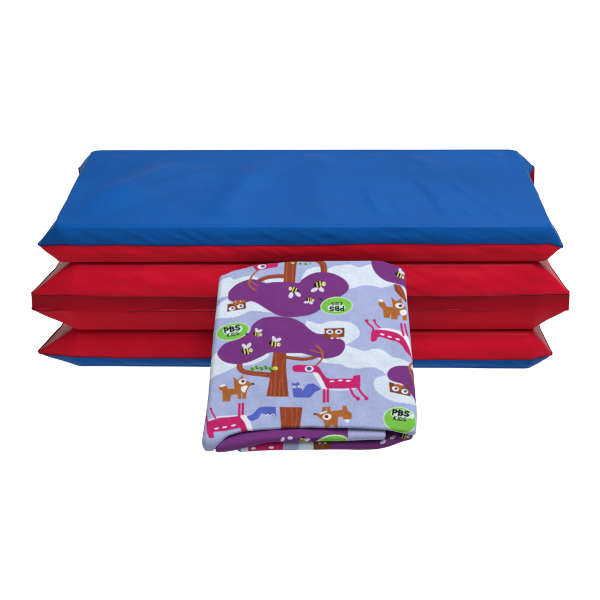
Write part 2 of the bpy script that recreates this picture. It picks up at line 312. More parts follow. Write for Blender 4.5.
# ------------------------------------------------------------------ the print on the blanket (mm on the cloth)
PAL = {'base': (173, 184, 226), 'cloud': (222, 234, 248), 'purple': (122, 52, 130), 'trunk': (150, 66, 38), 'grain': (192, 98, 52),
       'twig': (176, 98, 44), 'fox': (176, 104, 46), 'owl': (126, 66, 34), 'pink': (202, 30, 108), 'blue': (84, 102, 196), 'white': (240, 242, 250),
       'iris': (84, 92, 160), 'black': (16, 16, 20), 'yellow': (226, 226, 96), 'cream': (236, 232, 180), 'wing': (226, 222, 246), 'green': (124, 200, 74),
       'logorim': (196, 232, 190), 'logopale': (214, 240, 222), 'navy': (70, 34, 96), 'leafgreen': (124, 186, 84), 'darkgreen': (34, 84, 44),
       'maroon': (108, 34, 30), 'lavender_edge': (176, 182, 226)}
ALB = .51   # sRGB swatches -> cloth albedo
ART = {
 'top': [
  ('cloud','s',0,[-114.1,220,-101.9,226.1,-92.1,229.2,-85.9,226.2,-73.6,230.9,-60,229.4,-52.4,217.1,-66.7,194.3,-79.1,200.3,-88.9,201.8,-98.7,200.2,-113.3,197.2]),
  ('cloud','s',0,[-115,176.1,-103.3,189.7,-94.9,197.2,-85.2,198.8,-52,197.4,-27.3,176.5,-41.9,176.4,-56.6,177.9,-67.6,177.8,-74.8,173.3,-84.4,168.8,-96.5,167.3,-114.8,168.7]),
  ('cloud','s',0,[-3.1,225,-1.9,232.7,3,240.4,13,245.1,21.7,243.6,21.6,232.8,4.3,220.4]),
  ('cloud','s',0,[-50,223.3,-40.2,226.4,-25.3,226.4,-25.3,220.3,-42.5,218.7]),
  ('cloud','s',0,[24.1,231.2,29.1,240.5,35.3,245.2,44,246.8,56.4,248.3,68.8,243.7,81.3,248.4,93.6,245.4,105.5,225.4,112.8,219.3,95.4,213.1,83.1,216.1,70.8,216.1,57.2,211.5,43.7,212.9,31.4,217.5]),
  ('cloud','s',0,[1.9,161.7,18.9,158.8,28.6,162.5,40.8,163.3,55.3,160.4,63.7,153.1,66.6,144.3,63.5,136.9,54.9,131.1,48.9,128.1,30.9,128.1,6.8,135.3]),
  ('cloud','s',0,[46.5,127.4,54.9,124.5,64.4,120.2,72.8,118.1,81.2,121,90.8,121,97.9,116.7,104.9,111,114.4,108.1,122.7,103.9,137.9,95.3,137.3,78.3,113.6,81,98.3,85.2,92.5,89.5,84.2,94.4,75.9,95.1,61.6,93.6,49.7,95.7,43.8,99.3,33.1,100.6,18.8,104.9,18.8,117.9,36.8,120.8]),
  ('cloud','s',0,[81.4,71,83.9,78.1,88.7,81.6,97.1,83.8,104.1,81,134.4,64.2,133.7,44.6,118.4,44.6,105.6,47.3,94,54.2,84.8,62.6]),
  ('cloud','s',0,[-119.8,104.4,-111.6,110.1,-102.3,118.8,-86.7,117.5,-65.1,114.7,-43.5,116.2,-45.8,109,-57.6,101.7,-68.3,98.8,-80.2,97.4,-90.8,91.6,-102.5,85.9,-121.3,78.7]),
  ('cloud','s',0,[-21.9,116.3,-2.8,117.1,3.2,113.5,-5.1,112,-21.9,112.7]),
  ('trunk','p',0,[-24.4,263.6,-8.2,263.7,-10,246.5,-11.7,218.8,-25.9,218.8]),
  ('trunk','c',5.75,[-20.4,231.1,-40.2,230.2,-52.5,225.6,-62.2,218.6]),
  ('trunk','c',8.05,[5.5,263.7,14.2,259.1,22.3,249.8,24.1,240.5,24.1,225.1]),
  ('grain','c',0.8,[-20.7,262.1,-21.8,243.4,-22.8,220.3]),
  ('grain','c',0.8,[-13.8,262.1,-14.3,240.3,-15.4,220.3]),
  ('grain','c',0.69,[-22.9,232.6,-40.2,231,-52.5,226.3]),
  ('grain','c',0.8,[16.7,259.1,24.2,248.2,25.3,234.3]),
  ('purple','s',0,[-93.7,198.8,-92.8,207.9,-85.6,217,-75.9,223.2,-63.6,226.3,-48.7,220.2,-36.4,221.8,-17.9,221.9,-6.8,221.1,-1.9,227.3,9.2,235,21.6,237.4,37.7,233.6,50,224.4,54.8,214.5,52.2,206.9,43.6,199.3,31.2,188.7,21.4,182.6,9.2,173.6,-5.4,169.8,-17.5,169.1,-32.1,172,-48.1,182.4,-58,189.8,-65.4,192.8,-72.7,191.3,-82.5,191.3,-91.2,194.2]),
  ('twig','c',2.18,[-57.7,240.2,-64.9,230.9,-68.5,221.7,-65.8,214,-59.6,209.5]),
  ('twig','c',1.49,[-67.3,224.7,-61,218.6,-56.1,217.1]),
  ('twig','c',1.38,[-64.9,229.4,-67.8,220.1,-63.3,211]),
  ('pink','p',0,[-65.3,247.1,-52.9,252.6,-30.6,257.4,-33.6,244.9,-45.3,242.5,-59.5,238.9]),
  ('white','s',0,[-47.6,246.7,-48.3,244.3,-50.7,242.4,-54,241.8,-56.8,242.7,-58.1,244.8,-57.4,247.2,-54.9,249.1,-51.7,249.7,-48.8,248.8]),
  ('iris','s',0,[-48.9,246.1,-49.4,244.7,-50.7,243.9,-52.4,243.9,-53.8,244.7,-54.3,246.1,-53.8,247.4,-52.5,248.3,-50.8,248.3,-49.4,247.5]),
  ('leafgreen','s',0,[-11.6,252,-12.2,250.7,-13.5,249.9,-15.2,249.9,-16.6,250.7,-17.1,252,-16.6,253.2,-15.2,254,-13.5,254,-12.2,253.3]),
  ('leafgreen','s',0,[-3.4,250.8,-3.9,249.5,-5,248.7,-6.4,248.7,-7.5,249.5,-7.9,250.7,-7.5,252,-6.4,252.8,-5,252.8,-3.9,252]),
  ('leafgreen','s',0,[3.4,250.6,3,249.4,1.9,248.6,0.5,248.6,-0.6,249.3,-1.1,250.6,-0.6,251.9,0.5,252.7,1.9,252.7,3,251.9]),
  ('leafgreen','s',0,[9.4,252.1,9,250.8,8,250,6.8,250,5.8,250.8,5.4,252,5.8,253.3,6.8,254.1,8,254.1,9,253.3]),
  ('black','s',0,[-3.8,250,-4,249.4,-4.7,249.1,-5.4,249.1,-6,249.4,-6.3,250,-6.1,250.5,-5.4,250.9,-4.7,250.9,-4,250.5]),
  ('black','s',0,[3,249.7,2.8,249.1,2.2,248.8,1.4,248.8,0.8,249.1,0.5,249.7,0.8,250.2,1.4,250.6,2.2,250.6,2.8,250.2]),
  ('yellow','s',0,[-12.9,251.5,-13.2,250.8,-13.9,250.3,-14.8,250.3,-15.6,250.8,-15.9,251.5,-15.6,252.2,-14.8,252.7,-13.9,252.7,-13.2,252.2]),
  ('owl','p',0,[-94.1,189,-72.2,193.9,-71.1,182.6,-94.4,176.8]),
  ('twig','p',0,[-88.6,190.5,-75.2,193.4,-83.6,184.5]),
  ('twig','s',0,[-87.4,191.2,-83.8,195.3,-78.9,194.3,-74.1,195.8,-72.8,192,-81.3,189.8]),
  ('white','s',0,[-84.5,183.4,-84.9,181.4,-86.5,179.7,-88.9,178.9,-91.1,179.4,-92.3,181,-91.9,183,-90.3,184.7,-87.9,185.5,-85.7,185]),
  ('iris','s',0,[-85.9,182.7,-86.2,181.6,-87.1,181,-88.2,181,-89.1,181.6,-89.5,182.7,-89.2,183.7,-88.3,184.4,-87.2,184.4,-86.2,183.7]),
  ('white','s',0,[-74.5,187.1,-74.8,185,-76.5,183.3,-78.9,182.6,-81.1,183.1,-82.2,184.6,-81.9,186.7,-80.2,188.4,-77.8,189.1,-75.6,188.6]),
  ('iris','s',0,[-75.8,186.3,-76.1,185.3,-77,184.6,-78.2,184.6,-79.1,185.2,-79.5,186.3,-79.1,187.4,-78.2,188,-77.1,188,-76.2,187.4]),
  ('white','l',0.69,[-85,193.5,-83.8,191.9]),
  ('white','l',0.69,[-78.9,194.6,-77.7,192.8]),
  ('black','s',0,[-6.8,208,-8.1,211.9,-12,214.3,-15.8,214.4,-18,211.7,-16.7,207.4,-13.2,205.8,-9.4,205.9]),
  ('yellow','l',1.34,[-9.6,212.1,-11.5,206.3]),
  ('yellow','l',1.34,[-12.8,214,-15.1,206.8]),
  ('cream','s',0,[-19.3,212.3,-19.1,210.3,-17.9,209.1,-16.4,209.4,-15.4,211.1,-15.6,213.1,-16.8,214.4,-18.3,214]),
  ('black','s',0,[-18.2,212.2,-18.1,211.7,-17.8,211.3,-17.3,211.4,-17,211.9,-17.1,212.5,-17.4,212.8,-17.9,212.7]),
  ('wing','s',0,[-14.1,200.4,-15.4,198.3,-17.2,197.6,-18.7,198.4,-19.4,200.6,-19,203.2,-17.6,205.3,-15.9,206,-14.4,205.1,-13.7,203]),
  ('wing','s',0,[-4.7,200.9,-6.1,200,-8.2,200.5,-10.2,202.2,-11.3,204.5,-11.2,206.4,-9.8,207.3,-7.7,206.7,-5.7,205,-4.6,202.8]),
  ('black','s',0,[11.1,217.7,13.4,221.8,18.3,223.4,22.6,222.4,24.6,218.6,22.3,214.2,18.1,213.3,13.7,214.5]),
  ('yellow','l',1.55,[15.1,221.6,16.2,214.4]),
  ('yellow','l',1.55,[19.2,222.8,20.4,213.9]),
  ('cream','s',0,[26.2,219,25.6,216.7,24,215.7,22.3,216.5,21.5,218.7,22.1,221,23.8,222.1,25.5,221.2]),
  ('black','s',0,[24.9,219.2,24.7,218.6,24.3,218.3,23.8,218.5,23.6,219.1,23.7,219.8,24.2,220.1,24.7,219.9]),
  ('wing','s',0,[16.6,212.7,16.3,210.8,14.4,208.8,11.8,207.5,9.3,207.3,8,208.4,8.3,210.3,10.2,212.3,12.9,213.6,15.3,213.8]),
  ('wing','s',0,[24,208.4,22.7,207.2,20.7,207.4,18.8,208.7,17.7,210.8,17.8,212.8,19.2,213.9,21.1,213.8,23.1,212.4,24.1,210.3]),
  ('black','s',0,[2,196.4,4.1,198.6,7.4,198.5,10,197,10.7,194.2,8.7,191.9,5.9,192.2,3.3,193.9]),
  ('yellow','l',1.02,[5.1,198.1,4.8,193.3]),
  ('yellow','l',1.02,[7.8,198,7.4,192.1]),
  ('cream','s',0,[11.8,194.1,11.1,192.8,9.9,192.5,9,193.3,8.8,194.9,9.5,196.2,10.7,196.6,11.6,195.7]),
  ('black','s',0,[11,194.5,10.8,194.2,10.5,194.1,10.2,194.3,10.1,194.8,10.3,195.1,10.7,195.2,10.9,195]),
  ('wing','s',0,[6,192.3,5.4,191.2,3.7,190.4,1.5,190.2,-0.3,190.6,-1,191.5,-0.4,192.5,1.3,193.3,3.5,193.6,5.3,193.2]),
  ('wing','s',0,[10.3,190.1,9.6,189.1,8.3,188.8,6.9,189.3,6,190.3,5.8,191.6,6.4,192.6,7.7,192.9,9.1,192.4,10.1,191.4]),
  ('navy','s',0,[23,195.4,22.4,194.4,21.1,193.8,19.4,193.8,18.1,194.4,17.6,195.4,18.1,196.4,19.4,197,21.1,197,22.4,196.4]),
  ('logorim','s',0,[59.1,187.1,55.5,178.9,45.7,173.3,33.5,172.5,23.4,176.7,19.3,184.4,22.8,192.5,32.5,198.2,44.9,199,55,194.8]),
  ('green','s',0,[57.8,187,54.5,179.6,45.3,174.6,33.8,173.8,24.3,177.6,20.5,184.4,23.8,191.8,33,196.9,44.5,197.7,54.1,193.9]),
  ('logopale','s',0,[49.6,185.1,48.2,179.3,39.5,176.8,30.3,178.2,28.6,184.1,34.2,188.4,44.4,188.9]),
  ('black','l',1.93,[47.7,178.5,47.6,185]),
  ('black','l',1.93,[47.7,179.1,44.7,178.9,43.5,180.2,44.6,181.7,47.6,181.9]),
  ('black','l',1.93,[41.6,178.2,41.4,184.7]),
  ('black','l',1.93,[41.5,178.8,38.8,178.7,37.8,179.8,38.8,181.1,41.5,181.3]),
  ('black','l',1.93,[38.8,181.3,37.3,182.6,38.4,184,41.4,184.1]),
  ('black','l',1.93,[31.3,178.8,32.7,178.3,34.7,178.5,35.4,179.7,34.5,180.8,32.2,181.2,31.1,182.4,32,183.7,34.1,183.9,35.4,183.3]),
  ('black','l',1.11,[45.7,186.7,45.6,191.2]),
  ('black','l',1.11,[43.4,186.6,45.5,189,43.1,191.1]),
  ('black','l',1.11,[41.2,186.5,41.2,191]),
  ('black','l',1.11,[39.7,186.8,39.6,190.5,38.2,190.5,37.2,189.2,37.2,187.9,38.2,186.7,39.7,186.8]),
  ('black','l',1.11,[33.2,186.8,34,186.5,35.2,186.6,35.7,187.4,35.1,188.2,33.7,188.5,33.1,189.4,33.6,190.3,34.9,190.4,35.7,190]),
  ('trunk','p',0,[-37,120.5,-22,120.6,-21.7,91.9,-18.7,55.2,-45.2,55.1,-40.7,86.1,-38.6,106.1]),
  ('trunk','c',7.13,[-76.8,106,-77.4,95.9,-72.9,90,-62.1,87.4,-50.2,86.6,-35.9,85.4]),
  ('trunk','c',4.83,[-24.3,110.5,-11.1,108.4,-0.3,107.4,10.4,109.5,16.4,113.5]),
  ('grain','c',0.86,[-34.5,114.8,-34.2,89,-35.6,55.1]),
  ('grain','c',0.86,[-23.7,107.6,-26.6,100.4,-26.4,80.5,-24.4,55.2]),
  ('grain','c',0.86,[-39.7,56.5,-39.6,76.2,-42.4,81.8]),
  ('grain','c',0.86,[-29.7,55.2,-29.3,76.2,-25.2,79.1]),
  ('grain','c',0.8,[-77.9,100.2,-74.1,91.7,-62.1,87.4,-45.5,86.1]),
  ('grain','c',0.69,[-20.7,109.6,-5.1,108,6.8,108.7]),
  ('purple','s',0,[-104.6,114.5,-102.4,121.7,-94.3,130.5,-80,136.4,-66.9,145.2,-63.5,156.3,-56.4,164.4,-46.7,169.2,-29.7,170,-15.1,167.6,-2.9,160.2,6.8,149.9,15.3,144.5,26.1,144.1,37,139.8,46.6,133.9,48.9,126.7,46.4,118,39.1,110.7,26,107.8,14,110.6,0.8,114.9,-5.2,116.3,-23.1,116.3,-41.1,117.6,-50.6,111.8,-64.9,104.6,-79.1,100.9,-91.1,101.6,-99.5,105.9]),
  ('black','s',0,[-76.1,118.5,-74.4,122.5,-70,124.3,-65.9,123.9,-63.7,120.7,-65.5,116.5,-69.3,115.2,-73.4,115.9]),
  ('yellow','l',1.47,[-72.7,122.5,-71.2,116]),
  ('yellow','l',1.47,[-69.1,123.9,-67.2,116]),
  ('cream','s',0,[-62.3,121.2,-62.7,119.1,-64.1,118,-65.7,118.5,-66.6,120.5,-66.2,122.6,-64.8,123.7,-63.2,123.1]),
  ('black','s',0,[-63.5,121.3,-63.6,120.7,-64,120.3,-64.5,120.5,-64.8,121.1,-64.7,121.7,-64.3,122,-63.8,121.8]),
  ('wing','s',0,[-69.6,123.3,-71.4,122.8,-73.7,124.2,-75.2,126.8,-75,129,-73.2,129.6,-70.9,128.1,-69.4,125.5]),
  ('wing','s',0,[-64.4,130.6,-64.2,128.3,-65.6,125.3,-68,123.4,-69.8,123.6,-70.1,125.8,-68.7,128.8,-66.3,130.8]),
  ('black','s',0,[-42.8,132.1,-39.9,135,-35.3,134.7,-31.6,132.5,-30.6,128.5,-33.5,125.4,-37.5,126,-41.2,128.5]),
  ('yellow','l',1.47,[-38.4,134.2,-39,127.6]),
  ('yellow','l',1.47,[-34.6,133.9,-35.3,125.8]),
  ('cream','s',0,[-29.1,128.3,-30.1,126.5,-31.7,126.1,-33.1,127.4,-33.3,129.6,-32.3,131.4,-30.6,131.8,-29.3,130.5]),
  ('black','s',0,[-30.2,128.9,-30.5,128.4,-31,128.3,-31.3,128.7,-31.4,129.3,-31.1,129.8,-30.6,129.9,-30.3,129.6]),
  ('wing','s',0,[-35.2,133.6,-37.1,133.9,-38.8,136.3,-39.3,139.4,-38.4,141.3,-36.6,141,-34.9,138.6,-34.3,135.5]),
  ('wing','s',0,[-28.1,137.9,-28.5,135.7,-30.8,133.7,-33.7,132.9,-35.3,133.9,-34.9,136.1,-32.6,138.2,-29.7,139]),
  ('black','s',0,[-62.1,144.9,-60.1,147.2,-56.5,147.3,-53.6,145.9,-52.7,142.9,-54.7,140.3,-57.8,140.6,-60.7,142.2]),
  ('yellow','l',1.12,[-58.9,146.8,-59,141.7]),
  ('yellow','l',1.12,[-56,146.8,-56.1,140.5]),
  ('cream','s',0,[-51.5,142.9,-52.2,141.4,-53.4,141,-54.5,141.9,-54.8,143.5,-54.1,145,-52.9,145.4,-51.8,144.5]),
  ('black','s',0,[-52.4,143.3,-52.6,142.8,-52.9,142.7,-53.3,143,-53.3,143.5,-53.1,143.9,-52.8,144,-52.5,143.7]),
  ('wing','s',0,[-56.4,146.5,-57.9,146.6,-59.3,148.3,-59.8,150.6,-59.2,152.2,-57.8,152.1,-56.4,150.3,-55.9,148]),
  ('wing','s',0,[-51.2,150.2,-51.5,148.5,-53.1,146.8,-55.2,146.1,-56.5,146.7,-56.3,148.4,-54.6,150.2,-52.5,150.9]),
  ('leafgreen','s',0,[-59.7,93.7,-60.3,92.1,-61.8,91.1,-63.8,91.1,-65.3,92.1,-65.9,93.7,-65.4,95.3,-63.9,96.3,-61.9,96.3,-60.4,95.3]),
  ('black','s',0,[-61.8,95,-62,94.5,-62.5,94.2,-63.2,94.2,-63.7,94.5,-63.9,95,-63.7,95.5,-63.2,95.8,-62.6,95.8,-62,95.5]),
  ('darkgreen','s',0,[-60.3,92.6,-60.6,91.9,-61.2,91.5,-62,91.5,-62.7,91.9,-62.9,92.6,-62.7,93.2,-62.1,93.7,-61.2,93.7,-60.6,93.2]),
  ('leafgreen','s',0,[-54.4,95.7,-55,94.1,-56.5,93.1,-58.4,93.1,-60,94.1,-60.6,95.7,-60.1,97.3,-58.5,98.3,-56.6,98.3,-55,97.3]),
  ('black','s',0,[-56.5,97,-56.7,96.5,-57.2,96.2,-57.9,96.2,-58.4,96.5,-58.6,97,-58.4,97.5,-57.9,97.8,-57.2,97.8,-56.7,97.5]),
  ('darkgreen','s',0,[-55,94.6,-55.2,93.9,-55.9,93.5,-56.7,93.5,-57.4,93.9,-57.6,94.6,-57.4,95.3,-56.7,95.7,-55.9,95.7,-55.3,95.3]),
  ('leafgreen','s',0,[-48.9,94.3,-49.5,92.7,-51,91.7,-52.9,91.7,-54.5,92.7,-55.1,94.3,-54.6,95.9,-53,96.9,-51.1,96.9,-49.5,95.9]),
  ('black','s',0,[-51,95.6,-51.2,95.1,-51.7,94.8,-52.4,94.8,-52.9,95.1,-53.1,95.6,-52.9,96.1,-52.4,96.4,-51.7,96.4,-51.2,96.1]),
  ('darkgreen','s',0,[-49.5,93.2,-49.7,92.5,-50.4,92.1,-51.2,92.1,-51.9,92.5,-52.1,93.2,-51.9,93.8,-51.2,94.3,-50.4,94.3,-49.8,93.9]),
  ('leafgreen','s',0,[-43.7,96.1,-44.3,94.5,-45.8,93.5,-47.7,93.5,-49.3,94.4,-49.9,96,-49.3,97.6,-47.8,98.6,-45.9,98.6,-44.3,97.7]),
  ('black','s',0,[-45.7,97.3,-45.9,96.8,-46.5,96.5,-47.1,96.5,-47.7,96.8,-47.9,97.3,-47.7,97.8,-47.2,98.2,-46.5,98.2,-46,97.8]),
  ('darkgreen','s',0,[-44.3,94.9,-44.5,94.2,-45.2,93.8,-46,93.8,-46.6,94.2,-46.9,94.9,-46.7,95.6,-46,96,-45.2,96,-44.5,95.6]),
  ('leafgreen','s',0,[-38.3,94.1,-38.9,92.5,-40.4,91.5,-42.3,91.5,-43.9,92.5,-44.5,94.1,-43.9,95.7,-42.4,96.6,-40.5,96.7,-38.9,95.7]),
  ('black','s',0,[-40.4,95.4,-40.6,94.9,-41.1,94.5,-41.7,94.5,-42.3,94.8,-42.5,95.4,-42.3,95.9,-41.8,96.2,-41.1,96.2,-40.6,95.9]),
  ('darkgreen','s',0,[-38.9,92.9,-39.1,92.3,-39.8,91.9,-40.6,91.8,-41.3,92.3,-41.5,92.9,-41.3,93.6,-40.6,94,-39.8,94,-39.2,93.6]),
  ('yellow','s',0,[-31.8,95,-32.3,93.5,-33.9,92.6,-35.8,92.6,-37.4,93.5,-38,94.9,-37.4,96.4,-35.9,97.3,-33.9,97.3,-32.4,96.4]),
  ('leafgreen','s',0,[-34.4,94.7,-34.6,94,-35,93.6,-35.6,93.6,-36.1,94,-36.3,94.7,-36.1,95.3,-35.7,95.8,-35.1,95.8,-34.6,95.3]),
  ('logorim','s',0,[-67,152.6,-69.2,144.3,-78.2,137,-90.5,133.5,-101.3,135.1,-106.7,141.2,-104.5,149.5,-95.6,156.9,-83.2,160.4,-72.3,158.8]),
  ('green','s',0,[-68.1,152.3,-70.3,144.8,-78.8,138.1,-90.4,134.8,-100.6,136.1,-105.5,141.6,-103.4,149,-94.9,155.8,-83.3,159.1,-73.1,157.8]),
  ('logopale','s',0,[-97.9,144.8,-97.4,151.3,-88.5,155.7,-78.2,156.2,-75.4,150.2,-80.6,144.4,-91.6,141.8]),
  ('black','l',2.14,[-97,152.3,-95.7,145.3]),
  ('black','l',2.14,[-96.9,151.6,-93.7,152.4,-92.1,151.3,-93.1,149.4,-96.3,148.6]),
  ('black','l',2.14,[-90.4,153.9,-89.1,146.9]),
  ('black','l',2.14,[-90.3,153.2,-87.4,153.9,-86,152.9,-86.9,151.3,-89.8,150.6]),
  ('black','l',2.14,[-86.9,151.1,-85,150.1,-86,148.3,-89.2,147.5]),
  ('black','l',2.14,[-79.3,155.4,-80.8,155.6,-82.9,155,-83.5,153.6,-82.3,152.5,-79.8,152.6,-78.4,151.5,-79.1,149.9,-81.3,149.3,-82.9,149.6]),
  ('black','l',1.23,[-93.4,143.9,-92.5,139.1]),
  ('black','l',1.23,[-90.9,144.5,-92.7,141.5,-89.8,139.7]),
  ('black','l',1.23,[-88.6,145,-87.7,140.2]),
  ('black','l',1.23,[-86.9,145,-86.1,141.1,-84.6,141.4,-83.7,142.9,-84,144.4,-85.3,145.4,-86.9,145]),
  ('black','l',1.23,[-79.9,146.3,-80.8,146.5,-82.1,146.2,-82.4,145.2,-81.7,144.4,-80.2,144.4,-79.3,143.7,-79.7,142.6,-81.1,142.2,-82,142.4]),
  ('navy','s',0,[-66.8,143.2,-67.3,142.2,-68.5,141.6,-70,141.6,-71.2,142.2,-71.7,143.1,-71.2,144.1,-70,144.7,-68.5,144.7,-67.3,144.1]),
  ('owl','p',0,[24,152.6,48.4,153,48.1,139.5,24.2,137.4]),
  ('twig','p',0,[33.4,147.1,38.2,147.1,44.2,138.3,30.9,138.3]),
  ('white','s',0,[34.8,147.4,34,145.4,31.8,144.1,29.1,144.1,27,145.4,26.1,147.3,27,149.3,29.2,150.6,31.9,150.6,34,149.4]),
  ('iris','s',0,[33,147.4,32.6,146.2,31.4,145.4,30,145.4,28.9,146.1,28.4,147.3,28.9,148.6,30,149.3,31.5,149.3,32.6,148.6]),
  ('white','s',0,[45.6,147.4,44.8,145.4,42.6,144.2,39.9,144.2,37.7,145.4,36.9,147.4,37.7,149.4,39.9,150.6,42.6,150.6,44.8,149.4]),
  ('iris','s',0,[43.8,147.4,43.3,146.2,42.2,145.4,40.8,145.4,39.6,146.2,39.2,147.4,39.6,148.6,40.8,149.4,42.2,149.4,43.4,148.6]),
  ('white','s',0,[35.1,137.6,34.8,137,33.9,136.7,32.8,136.7,31.9,137,31.5,137.5,31.9,138.1,32.8,138.4,33.9,138.4,34.8,138.1]),
  ('white','s',0,[41.9,137.6,41.5,137.1,40.6,136.7,39.5,136.7,38.6,137.1,38.3,137.6,38.6,138.1,39.5,138.4,40.6,138.4,41.5,138.1]),
  ('twig','c',2.42,[12.2,96.8,18.2,103.5,21.9,112.1,19.4,120.8,14.6,126.5]),
  ('twig','c',1.49,[21.2,115,15.2,117.3,6.8,120.7]),
  ('white','p',0,[9.2,88.4,17.5,87.7,28.1,68,28.1,62.4,21.6,63.7,15.1,77.8]),
  ('pink','s',0,[-14.6,94.7,-13.4,98.2,-7.5,99.5,2.1,99.1,11.6,98.3,17,96.3,21.1,88.5,25.8,81.4,29.4,78.9,29.3,65.9,26,65.9,21.8,76.4,15.2,87.7,5.6,88.3,-5.1,89.1,-12.2,90.5]),
  ('pink','p',0,[24.6,79.3,57.2,79.4,57.9,83.6,66.2,84.8,65.9,65.9,26.9,65.5]),
  ('white','c',1.49,[26.9,64.9,42.3,63.3,58.8,65]),
  ('pink','p',0,[21.4,65.1,24.8,65.2,24.7,46.3,21.3,46.3]),
  ('pink','p',0,[25.7,65.2,29.1,65.2,28.7,46.3,25.7,46.3]),
  ('pink','c',3.1,[54.1,64.4,58.1,55.5,63.3,51.3]),
  ('pink','c',3.1,[63,66.7,67.6,58.3,73.7,51.4]),
  ('pink','s',0,[65.3,51.3,64.8,49.8,63.5,48.8,61.9,48.8,60.6,49.8,60.2,51.3,60.7,52.9,62,53.8,63.6,53.8,64.9,52.9]),
  ('pink','s',0,[75.3,51.8,74.8,50.2,73.5,49.3,71.9,49.3,70.6,50.2,70.2,51.8,70.7,53.3,72,54.3,73.6,54.3,74.9,53.3]),
  ('white','s',0,[35.2,76.1,34.6,75.4,33.2,74.9,31.5,74.8,30,75.1,29.5,75.7,30,76.4,31.4,76.8,33.2,77,34.6,76.7]),
  ('white','s',0,[45.2,77.1,44.7,76.5,43.3,76,41.6,75.9,40.1,76.1,39.6,76.7,40.1,77.4,41.5,77.9,43.2,78,44.7,77.7]),
  ('white','s',0,[54.7,76.3,54.2,75.6,52.8,75.2,51,75,49.6,75.3,49,75.9,49.5,76.6,51,77.1,52.7,77.2,54.1,76.9]),
  ('white','s',0,[10.9,93.7,9.9,91.1,7.3,89.5,4,89.5,1.4,91.1,0.4,93.7,1.4,96.3,4,97.9,7.3,97.9,9.9,96.3]),
  ('iris','s',0,[8.5,94,7.9,92.2,6.4,91.1,4.4,91.1,2.9,92.2,2.3,94,2.9,95.7,4.4,96.8,6.4,96.8,7.9,95.7]),
  ('blue','p',0,[-15.1,75.4,-12.1,72.9,-6.9,74.9,-4.8,69.3,-2.6,62.3,0.9,69.3,4.5,73,10.4,73.6,15.1,70,19.8,65.1,12.7,61.6,9.2,56.7,5.7,53.1,-13.2,53.8,-14.2,63.6]),
  ('white','s',0,[-9.6,67.7,-10.2,66.9,-11.4,66.8,-12.9,67.2,-13.9,68.1,-14.1,69.1,-13.5,69.9,-12.2,70,-10.8,69.6,-9.8,68.7]),
  ('black','s',0,[-10.5,68.1,-10.7,67.6,-11.1,67.3,-11.6,67.3,-12,67.6,-12.2,68.1,-12,68.6,-11.6,68.9,-11.1,68.9,-10.7,68.6]),
  ('white','s',0,[-3.6,67.7,-4.3,67,-5.5,66.8,-7,67.2,-8,68.1,-8.2,69.1,-7.6,69.9,-6.3,70.1,-4.9,69.6,-3.9,68.7]),
  ('black','s',0,[-4.6,68.1,-4.8,67.6,-5.2,67.3,-5.7,67.3,-6.1,67.6,-6.3,68.1,-6.1,68.6,-5.7,68.9,-5.2,68.9,-4.8,68.6]),
  ('fox','p',0,[-101.4,68.2,-97.3,70.9,-91.9,68.9,-90.6,64.7,-83,65.3,-84.6,81.7,-79.2,76.6,-73.7,84.3,-71.7,77.5,-59.5,71.9,-65.3,68.3,-68.1,62,-69.3,51.4,-78.5,50.8,-79.2,57.2,-86.3,56.1,-87.8,48,-96.3,47.1,-97,61.9,-100.7,64.1]),
  ('white','s',0,[-74.7,67.3,-67.7,69.4,-68.8,64.8,-71,60,-74.1,62]),
  ('white','s',0,[-93.5,70.9,-93.9,69.7,-95.5,68.6,-97.6,67.9,-99.4,67.9,-100.3,68.7,-99.9,69.8,-98.4,71,-96.3,71.7,-94.4,71.6]),
  ('base','l',0.92,[-74.2,59.2,-73.8,50.8]),
  ('white','s',0,[-69.4,75.4,-69.9,72.9,-71.9,71.2,-74.5,70.7,-76.9,71.7,-78,73.9,-77.5,76.3,-75.6,78.1,-72.9,78.6,-70.5,77.5]),
  ('maroon','s',0,[-70.9,75.2,-71.3,74,-72.3,73.2,-73.6,73.2,-74.7,74,-75.2,75.2,-74.8,76.4,-73.7,77.2,-72.4,77.2,-71.3,76.5]),
  ('black','s',0,[-59,71.9,-59.3,71.1,-60.1,70.6,-61.1,70.6,-62,71.1,-62.3,71.9,-62,72.7,-61.2,73.1,-60.1,73.1,-59.3,72.7]),
  ('purple','s',0,[84.1,262.5,83.2,253.1,84.3,243.8,89.7,233,99.3,223.8,111.5,219.3,123.7,215.5,137.1,210.3,138.6,253.3,116.7,272,100.5,271.9]),
  ('black','s',0,[112.4,234.9,115.6,236.9,119.7,235.6,122.6,232.8,122.7,228.8,119.5,226.6,116.1,228.1,113.3,231.2]),
  ('yellow','l',1.32,[116.8,235.9,115,229.8]),
  ('yellow','l',1.32,[120.2,234.8,118,227.4]),
  ('cream','s',0,[124,228.4,122.8,226.9,121.3,226.9,120.3,228.4,120.5,230.5,121.7,231.9,123.3,231.9,124.2,230.4]),
  ('black','s',0,[123.2,229.2,122.8,228.8,122.4,228.8,122.1,229.2,122.1,229.8,122.5,230.2,122.9,230.2,123.2,229.8]),
  ('wing','s',0,[119.5,234.6,117.9,235.3,116.8,237.9,116.9,240.8,118,242.5,119.6,241.8,120.7,239.2,120.7,236.2]),
  ('wing','s',0,[126.7,237,125.9,235.1,123.4,233.7,120.8,233.6,119.5,234.9,120.3,236.9,122.7,238.3,125.4,238.4]),
  ('trunk','p',0,[109.7,218.5,117.6,216.3,123.4,205.6,126.8,195.1,124.3,192.8,116,201.8,111.2,208.6]),
  ('grain','l',0.8,[113.9,216.3,123.2,198.1]),
  ('cloud','p',0,[120,214.8,132.2,210.2,131.5,189.1,125.7,199.6]),
